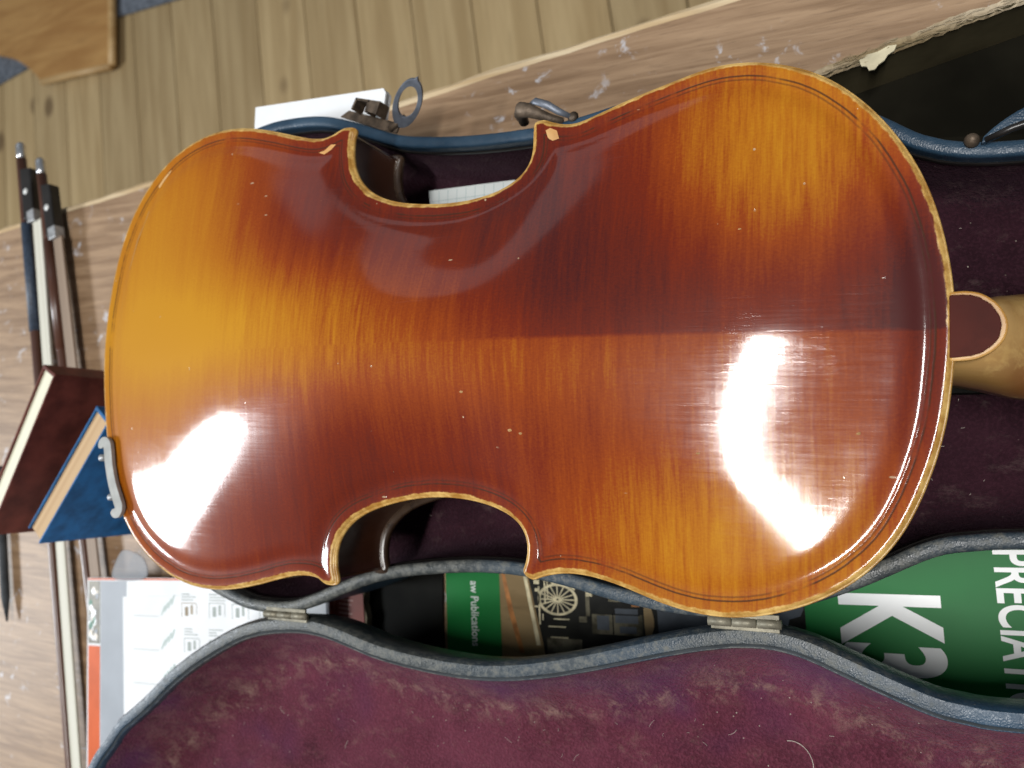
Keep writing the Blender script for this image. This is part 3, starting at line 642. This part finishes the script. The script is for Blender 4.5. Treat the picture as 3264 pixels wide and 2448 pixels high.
# ------------------------------------------------------------------ things in and behind the case
sq = thing('squared_paper', 'sheet of pale squared paper lying inside the case under the waist of the violin', 'paper', (0, 0, 0))
obj('sheet', prism([(134, 86.5), (181, 86), (200, 60), (140, 50)], 44.6, 45.2), 'paper_cool', sq)
for k in range(8): obj('ruled_line', box(140 + k * 5, 140.35 + k * 5, 60, 85.6, 45.22, 45.26), 'squares', sq)
obj('ruled_line', box(136, 184, 80.6, 80.95, 45.22, 45.26), 'squares', sq)
pb = thing('paper_bundle', 'bundle of white papers standing behind the case beside the metal hasp', 'papers', (0, 0, 0))
obj('paper_box', box(44, 82, 125, 133, 0.1, 60.6, 0.4), 'paper', pb)
for k in range(4):
    j = random.uniform(-0.7, 0.7)
    obj('sheaf', prism([(38 + j, 118), (119.6 + j, 116), (121.4 + j * 0.5, 129.6), (119.8 + j * .5, 132.0), (38 + j, 136.6)], 60.8 + k * 1.35, 62.1 + k * 1.35, 0.1), 'paper', pb)
ct = thing('carton', 'narrow open carton coloured dark inside for shade, with a torn pale lip behind the upper end of the case', 'carton', (0, 0, 0))
def wallp(a, b, th, z0, z1):
    a, b = Vector(a), Vector(b); t_ = (b - a).normalized(); n_ = Vector((-t_.y, t_.x)) * th
    return prism([tuple(a), tuple(b), tuple(b + n_), tuple(a + n_)], z0, z1)
c0, c1, c2, c3 = (301, 114.9), (560, 172.0), (566, 112), (304, 106)
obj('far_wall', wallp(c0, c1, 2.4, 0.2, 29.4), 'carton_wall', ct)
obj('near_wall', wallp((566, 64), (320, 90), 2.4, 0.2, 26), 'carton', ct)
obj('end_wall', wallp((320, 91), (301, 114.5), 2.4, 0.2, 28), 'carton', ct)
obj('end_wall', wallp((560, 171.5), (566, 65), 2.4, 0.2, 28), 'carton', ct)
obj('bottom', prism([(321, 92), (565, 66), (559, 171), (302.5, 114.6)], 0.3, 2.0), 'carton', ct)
dv = Vector((259, 57.1)).normalized(); nv = Vector((-dv.y, dv.x))
v = []; f = []; Kk = 150
for k in range(Kk):
    s = k * 1.75; wd = 0.2 + 0.7 * random.random() + 0.8 * math.sin(k * 0.13) ** 2 + (0.8 if 20 < k < 40 else 0)
    base = Vector(c0) + dv * s
    i_ = base - nv * (0.3 + 0.5 * random.random()); o_ = base + nv * (2.2 + wd)
    m_ = base + nv * (0.9)
    v += [(i_.x, i_.y, 28.2 + random.uniform(-.8, .6)), (m_.x, m_.y, 30.2 + random.uniform(-.3, .5)), (o_.x, o_.y, 29.5 + random.uniform(-.6, .4)), (o_.x, o_.y, 27.4)]
for k in range(Kk - 1):
    for j in range(3): f.append([k * 4 + j, k * 4 + j + 1, k * 4 + 5 + j, k * 4 + 4 + j])
obj('torn_lip', fix(mesh(v, f)), 'torn', ct)
fp = Vector(c0) + dv * 26
flk = [(0, 0.4), (3, 1.4), (7, 1.0), (11, 1.8), (14, 1.0), (12.6, -1.0), (10, -1.8), (8.6, -3.4), (6.2, -4.2), (4.4, -5.6), (2.4, -5.2), (2.0, -3.2), (0.2, -2.4)]
obj('torn_flake', prism([tuple(fp + dv * a + nv * b) for a, b in flk], 29.8, 30.5), 'flake', ct)
# fibres of torn paper along the lip
fm = []
for k in range(46):
    p = Vector(c0) + dv * random.uniform(10, 110) + nv * random.uniform(-0.6, 3.2); a = random.uniform(-0.7, 0.7)
    q = p + dv * (random.uniform(3, 9) * math.cos(a)) + nv * (2.5 * math.sin(a)); m_ = (p + q) / 2 + nv * random.uniform(-.8, .8)
    z = 30.4 + random.uniform(-.6, .7)
    fm.append(tube([(p.x, p.y, z), (m_.x, m_.y, z + 0.5), (q.x, q.y, z)], 0.16, 4))
o = obj('torn_fibres', merge(*fm), 'torn', ct); o['kind'] = 'stuff'

# ------------------------------------------------------------------ printed matter under the hinges
rb = thing('green_book', 'green railway book lettered K3, lying under the gap between case and lid', 'book', (122.5, -28, 0.2), math.radians(4.2))
# local x: from the foot of the cover to its head; local y negative: reading direction
obj('page_block', box(1, 296, -208, -1.5, 0.4, 6.6), 'paper', rb)
obj('cover', merge(box(0, 297, -210, 0, 6.6, 7.4, 0.1), box(0, 297, -210, 0, 0, 0.4)), 'green', rb)
ph = obj('cover_photograph', box(31.2, 174.5, -209.5, -0.4, 7.42, 7.48), 'photo_black', rb)
def pr(x0, x1, y0, y1, mat, lvl=1, name='print_area'): return obj(name, box(x0, x1, y0, y1, 7.44 + 0.05 * lvl, 7.48 + 0.05 * lvl), mat, ph)
obj('print_area', prism([(31.3, -0.5), (37, -0.5), (47.2, -75.8), (54.1, -108.1), (70, -209), (31.3, -209)], 7.49, 7.53), 'photo_tan', ph)
obj('print_area', prism([(31.8, -70), (33.4, -70), (38.4, -92), (43.8, -112), (41.2, -112), (35.6, -92)], 7.54, 7.58), 'photo_rust', ph)
obj('print_area', prism([(43.6, -70), (45.2, -70), (52.6, -108), (50.4, -108)], 7.54, 7.58), 'photo_cream', ph)
# spoked wheel
wc = Vector((62.3, -86.0)); wr = 10.4; WS = 0.72
def annulus(c, r0, r1, n_=40, z0=7.54, z1=7.58):
    vv = []; ff = []
    for k in range(n_):
        a = 2 * math.pi * k / n_
        for r_, z_ in ((r0, z0), (r1, z0), (r1, z1), (r0, z1)): vv.append((c.x + r_ * math.cos(a), c.y + WS * r_ * math.sin(a), z_))
    for k in range(n_):
        k2 = (k + 1) % n_
        for j in range(4): ff.append([k * 4 + j, k * 4 + (j + 1) % 4, k2 * 4 + (j + 1) % 4, k2 * 4 + j])
    return fix(mesh(vv, ff))
obj('wheel_rim', annulus(wc, wr - 1.5, wr), 'photo_cream', ph)
obj('wheel_hub', annulus(wc, 0.6, 2.0, 20), 'photo_cream', ph)
for k in range(16):
    a = 2 * math.pi * k / 16; t_ = Vector((math.cos(a), WS * math.sin(a))); n_ = Vector((-t_.y, t_.x)).normalized() * 0.28
    obj('wheel_spoke', prism([tuple(wc + t_ * 2 - n_), tuple(wc + t_ * (wr - 1.4) - n_), tuple(wc + t_ * (wr - 1.4) + n_), tuple(wc + t_ * 2 + n_)], 7.54, 7.58), 'photo_cream', ph)
obj('print_area', prism([(58, -76), (71, -75), (71.5, -81.5), (68, -79.5), (60, -79.2)], 7.60, 7.63), 'photo_cream', ph)
pr(55.4, 56.2, -88, -74, 'photo_cream', 3); pr(57.0, 57.5, -86, -74, 'photo_cream', 3); pr(52.2, 53, -98, -80, 'photo_cream', 2)
for y0, y1, x0, x1 in ((-79, -77, 50, 53), (-82.5, -81, 50.5, 52.5), (-95.4, -94.8, 60, 68), (-99, -98.4, 57, 66), (-96, -93, 54, 54.6), (-104, -103.4, 58, 67), (-90, -89.2, 50, 52)):
    pr(x0, x1, y0, y1, 'photo_cream', 2)
pr(76.6, 78.6, -93, -70, 'photo_olive', 1); pr(73, 77, -96, -93.4, 'photo_olive', 1); pr(77, 80, -84, -81.5, 'photo_cream', 2)
pr(79.5, 104, -101, -91.5, 'photo_olive', 1); pr(82, 88, -99, -92.5, 'photo_grey', 2); pr(91, 102, -95.5, -89, 'photo_grey', 2); pr(93, 101, -100, -97, 'photo_grey', 2)
pr(89.6, 90.2, -101, -88, 'photo_black', 3); pr(79, 103, -92, -91.4, 'photo_black', 3)
obj('print_area', prism(cr([(105, -86), (108, -88), (109.4, -93), (108.6, -99), (105.4, -102)], 2), 7.54, 7.57), 'photo_tan', ph)
pr(84, 96, -83, -82.2, 'photo_tan', 2); pr(88, 94, -86, -84.6, 'photo_olive', 2); pr(96, 100, -85.5, -84, 'photo_cream', 2); pr(99, 103, -88, -86.8, 'photo_rust', 2)
pr(56, 74, -130, -104, 'photo_olive', 1)
obj('print_area', prism([(110.4, -0.6), (174, -0.6), (174, -86), (172.6, -89), (168, -90.5), (160, -130), (111.5, -130)], 7.49, 7.53), 'photo_grey', ph)
R90 = -math.pi / 2
text('cover_lettering', 'K3', 50.5, (189.2, -77.4, 7.46), 'white_ink', rb, R90, 1.4, 0.60)
text('cover_lettering', 'APPRECIATION', 18.6, (244.4, -45.2, 7.46), 'white_ink', rb, R90, 0.35, 0.69)
text('cover_lettering', 'aw Publications', 6.3, (14.6, -78.4, 7.46), 'white_ink', rb, R90, 0.04, 0.82)

cg = thing('brochure', 'white printed brochure with grey and orange left border, left of the case hinge', 'brochure', (-141.4, -130.3, 13.2), math.radians(5.4))
cg.scale = (0.967, 0.967, 1)
obj('page', box(0, 206, -297, 0, 0, 1.3), 'paper', cg)
obj('border_photograph', box(1.2, 13, -43, -2, 1.32, 1.36), 'photo_olive', cg)
bp = cg.children[-1]
for k in range(26):
    x, y = random.uniform(2, 10), random.uniform(-40, -5); s_ = random.uniform(.8, 2.4)
    obj('print_area', prism([(x + s_ * random.uniform(.6, 1.2) * math.cos(a), y + s_ * random.uniform(.8, 1.8) * math.sin(a)) for a in np.arange(0, 6.2, 1.05)], 1.37 + k * 0.002, 1.372 + k * 0.002), random.choice(['photo_black', 'pale_green', 'photo_tan', 'photo_olive', 'photo_black', 'grey_ink']), bp)
obj('orange_stripe', box(1.2, 13, -296, -44.5, 1.32, 1.36), 'orange_ink', cg)
obj('orange_line', box(0.4, 205, -1.4, -0.3, 1.32, 1.36), 'orange_ink', cg)
obj('grey_stripe', box(13.4, 39, -296, -2, 1.32, 1.36), 'grey_ink', cg)
in_ = obj('inset_sheet', prism([(36, -12), (205, -8), (205, -290), (40, -290)], 1.38, 1.8), 'paper', cg)
for k in range(9):
    y = -24 - k * 21
    obj('table_rule', box(46, 70, y, y + 0.35, 1.82, 1.84), 'pale_ink', in_)
    for j in range(4): obj('diagram_mark', prism([(72 + j * 3.0, y + 1 + j * 2.2), (72.8 + j * 3.0, y + 1 + j * 2.2), (76 + j * 2.8, y + 7 + j * 2.2), (75.2 + j * 2.8, y + 7 + j * 2.2)], 1.82, 1.84), 'pale_green', in_)
    for j in range(5):
        x = 92 + j * 21 + random.uniform(-2, 2); hh = random.uniform(5, 9)
        dm = merge(box(x, x + 0.5, y, y + hh, 1.82, 1.84), box(x, x + 13, y + hh, y + hh + 0.5, 1.82, 1.84), box(x + 13, x + 13.5, y + random.uniform(0, 3), y + hh, 1.82, 1.84), box(x + 3, x + 6, y + 1, y + hh - 2, 1.82, 1.84), box(x + 8, x + 10, y + 2, y + hh - 1, 1.82, 1.84))
        obj('diagram_mark', dm, random.choice(['pale_brown', 'pale_ink']), in_)
        for q in range(3): obj('text_line', box(x, x + random.uniform(6, 14), y + 10.5 + q * 1.7, y + 11.1 + q * 1.7, 1.82, 1.84), 'pale_ink', in_)
rc = thing('red_booklet', 'dark red booklet with a torn tan edge between the brochure and the green book', 'booklet', (0, 0, 0))
obj('cover', prism([(50.5, -95), (73, -92), (80.5, -152), (50.5, -156)], 2.6, 8), 'redcard', rc)
obj('torn_edge', prism([(73, -92), (75.2, -93), (76, -106), (75.2, -110), (77.2, -118), (77.0, -124), (79.4, -131), (79.0, -138), (82.2, -150), (80.5, -152)], 2.6, 7.6), 'torn', rc)
hx = [(57, -121), (62, -117.5), (66, -117.8)]
obj('printed_line', merge(prism([(57, -121), (62, -117.5), (62.4, -117.9), (57.5, -121.4)], 8.02, 8.06), prism([(57, -121), (57.5, -121.2), (57.6, -129), (57.1, -129)], 8.02, 8.06), prism([(62, -117.5), (72, -116.4), (72, -116.9), (62.2, -117.9)], 8.02, 8.06)), 'redcard_ink', rc)
for k in range(5): obj('printed_line', box(60 + 0.2 * k, 70 - (k % 3), -123.4 - k * 2.4, -122.6 - k * 2.4, 8.02, 8.06), 'redcard_ink', rc)
bf = obj('black_sheet', prism([(66, -60), (121, -64), (126, -170), (70, -170)], 0.2, 2.2, 0.3), 'black'); tag(bf, 'flat black sheet showing between the red booklet and the green book', 'folder')  # near-black flat sheet filling the gap beside the booklet
tg = obj('plastic_tab', prism(cr([(-116, -127), (-111, -113), (-104, -109), (-88, -113), (-84, -124), (-100, -128)], 2), 15.0, 16.0, 0.3), 'plastic'); tag(tg, 'clear plastic tab lying at the top edge of the brochure', 'tab')

# ------------------------------------------------------------------ standing books
def book(name, label, a, b, th, h, cover, pages, z0, tc=1.1):
    a, b = Vector(a), Vector(b); L = (b - a).length; ang = math.atan2(b.y - a.y, b.x - a.x)
    t = thing(name, label, 'book', (a.x, a.y, z0), ang)
    # local x along the spine edge, local y: thickness (negative = side facing the case)
    obj('front_cover', box(0, L, -th, -th + tc, 0, h + 1.4, 0.4), cover, t)
    obj('back_cover', box(0, L, -tc, 0, 0, h + 1.4, 0.4), cover, t)
    obj('spine', box(L - 1.6, L + 0.6, -th - 0.2, 0.2, 0, h + 1.5, 0.5), cover, t)
    obj('page_block', box(1.2, L - 1.7, -th + tc + 0.05, -tc - 0.05, 0.5, h), pages, t)
    return t
book('maroon_book', 'maroon book with cream page edges standing at the left end of the violin', (-158, -92), (-107, 3), 12.5, 60, 'maroon', 'cream', 15)
book('blue_book', 'blue cloth book with tan page edges standing against the maroon book', (-110.5, -90.5), (-58, -21), 14.0, 60, 'bookblue', 'tan', 15)

# ------------------------------------------------------------------ bows
def bow(label, p0, p1, hair0, hair1, frogy, L, hairmat, z=8, grip='bowgrip'):
    p0, p1 = Vector(p0), Vector(p1); ang = math.atan2(p1.y - p0.y, p1.x - p0.x)
    t = thing('violin_bow', label, 'bow', (p0.x, p0.y, z), ang, 'violin bows lying on the table')
    obj('screw_button', tube([(0, 0, 0), (2, 0, 0), (10, 0, 0), (13.5, 0, 0)], [2.0, 3.3, 3.3, 2.6], 12), 'steel_bright', t)
    obj('stick', tube([(13.2, 0, 0), (60, 0, 0), (200, 0.6, 0), (420, 1.5, 0), (620, 1, 0), (720, 0, 0)], [3.6, 3.6, 3.3, 2.8, 2.5, 2.2], 10), 'bowwood', t)
    obj('grip', tube([(66, 0.1, 0), (150, 0.3, 0)], [4.0, 3.9], 10), grip, t)
    fg = obj('frog', prism([(24, 3.2), (27, frogy + 3), (62, frogy + 3), (66, 3.2)], -3.6, 4.4, 1.0), 'ebony', t)
    obj('pearl_eye', tube([(44, frogy * 0.45 + 3, 4.3), (44, frogy * 0.45 + 3, 4.7)], 2.4, 14), 'pearl', fg)
    obj('ferrule', box(60, 69, frogy - 4.2, frogy + 3.6, -3.0, 4.6, 0.5), 'steel', fg)
    v = [(68, hair0 - 4.2, -1), (68, hair0 + 4.2, 1), (700, hair1 - 3, -1), (700, hair1 + 3, 1)]
    obj('hair', fix(mesh([(68, hair0 - 4.6, 0), (68, hair0 + 4.6, 0), (700, hair1 - 4.2, 0), (700, hair1 + 4.2, 0), (68, hair0 - 4.6, 1.4), (68, hair0 + 4.6, 1.4), (700, hair1 - 4.2, 1.4), (700, hair1 + 4.2, 1.4)], [[0, 1, 3, 2], [4, 6, 7, 5], [0, 2, 6, 4], [1, 5, 7, 3], [0, 4, 5, 1], [2, 3, 7, 6]])), hairmat, t)
    return t
bow('violin bow with bright white hair, left of the two bows', (-261, 183), (-157, -256), 14, 6.5, 12, 720, 'hair')
bow('violin bow with a dark stick and dull hair, right of the two bows', (-234.5, 167), (-156, -112), 11, 8, 10, 720, 'hair_dull', 8.5, 'bowwood')
sk = obj('thin_stick', tube([(-262, -62, 5), (-254, -104, 5), (-243, -155, 5), (-239, -172, 5)], [3.2, 3.2, 3.0, 0.6], 8), 'slate'); tag(sk, 'thin dark grey pointed stick on the table at the far left', 'stick')

# ------------------------------------------------------------------ lint on the velvet
def fibre(x, y, z, L, bend, r):
    a = random.uniform(0, 6.28); pts_ = []
    for k in range(6):
        t_ = k / 5; aa = a + bend * (t_ - 0.5)
        if k: x += L / 5 * math.cos(aa); y += L / 5 * math.sin(aa)
        pts_.append((x, y, z + 0.4 + random.uniform(-.15, .25)))
    return tube(pts_, r, 4)
fm = []
for k in range(30):
    x = random.uniform(-10, 380); yt = np.interp(x, [-45, 0, 60, 100, 180, 260, 300, 350, 400], [-228, -190, -155, -150, -158, -138, -130, -146, -142])
    y = yt - abs(random.gauss(2, 14)) 
    fm.append(fibre(x, y, LZ - 29.6, random.choice([1.0, 1.2, 1.6, 2.2, 4]), random.uniform(-1.6, 1.6), random.uniform(.04, .09)))
pts_ = [(303 + 7.5 * math.cos(a), -150 + 8.5 * math.sin(a), LZ - 29.4) for a in np.arange(-1.2, 2.0, 0.2)]
fm.append(tube(pts_, 0.14, 5))
for k in range(16):
    x = random.uniform(345, 380); y = random.uniform(-52, 50)
    fm.append(fibre(x, y, 38.2, random.choice([0.8, 1.2, 2, 5]), random.uniform(-1.5, 1.5), random.uniform(.05, .10)))
lt = obj('lint', merge(*fm), 'lint'); tag(lt, 'pale lint and fibres scattered over the plum velvet lining', kind='stuff')
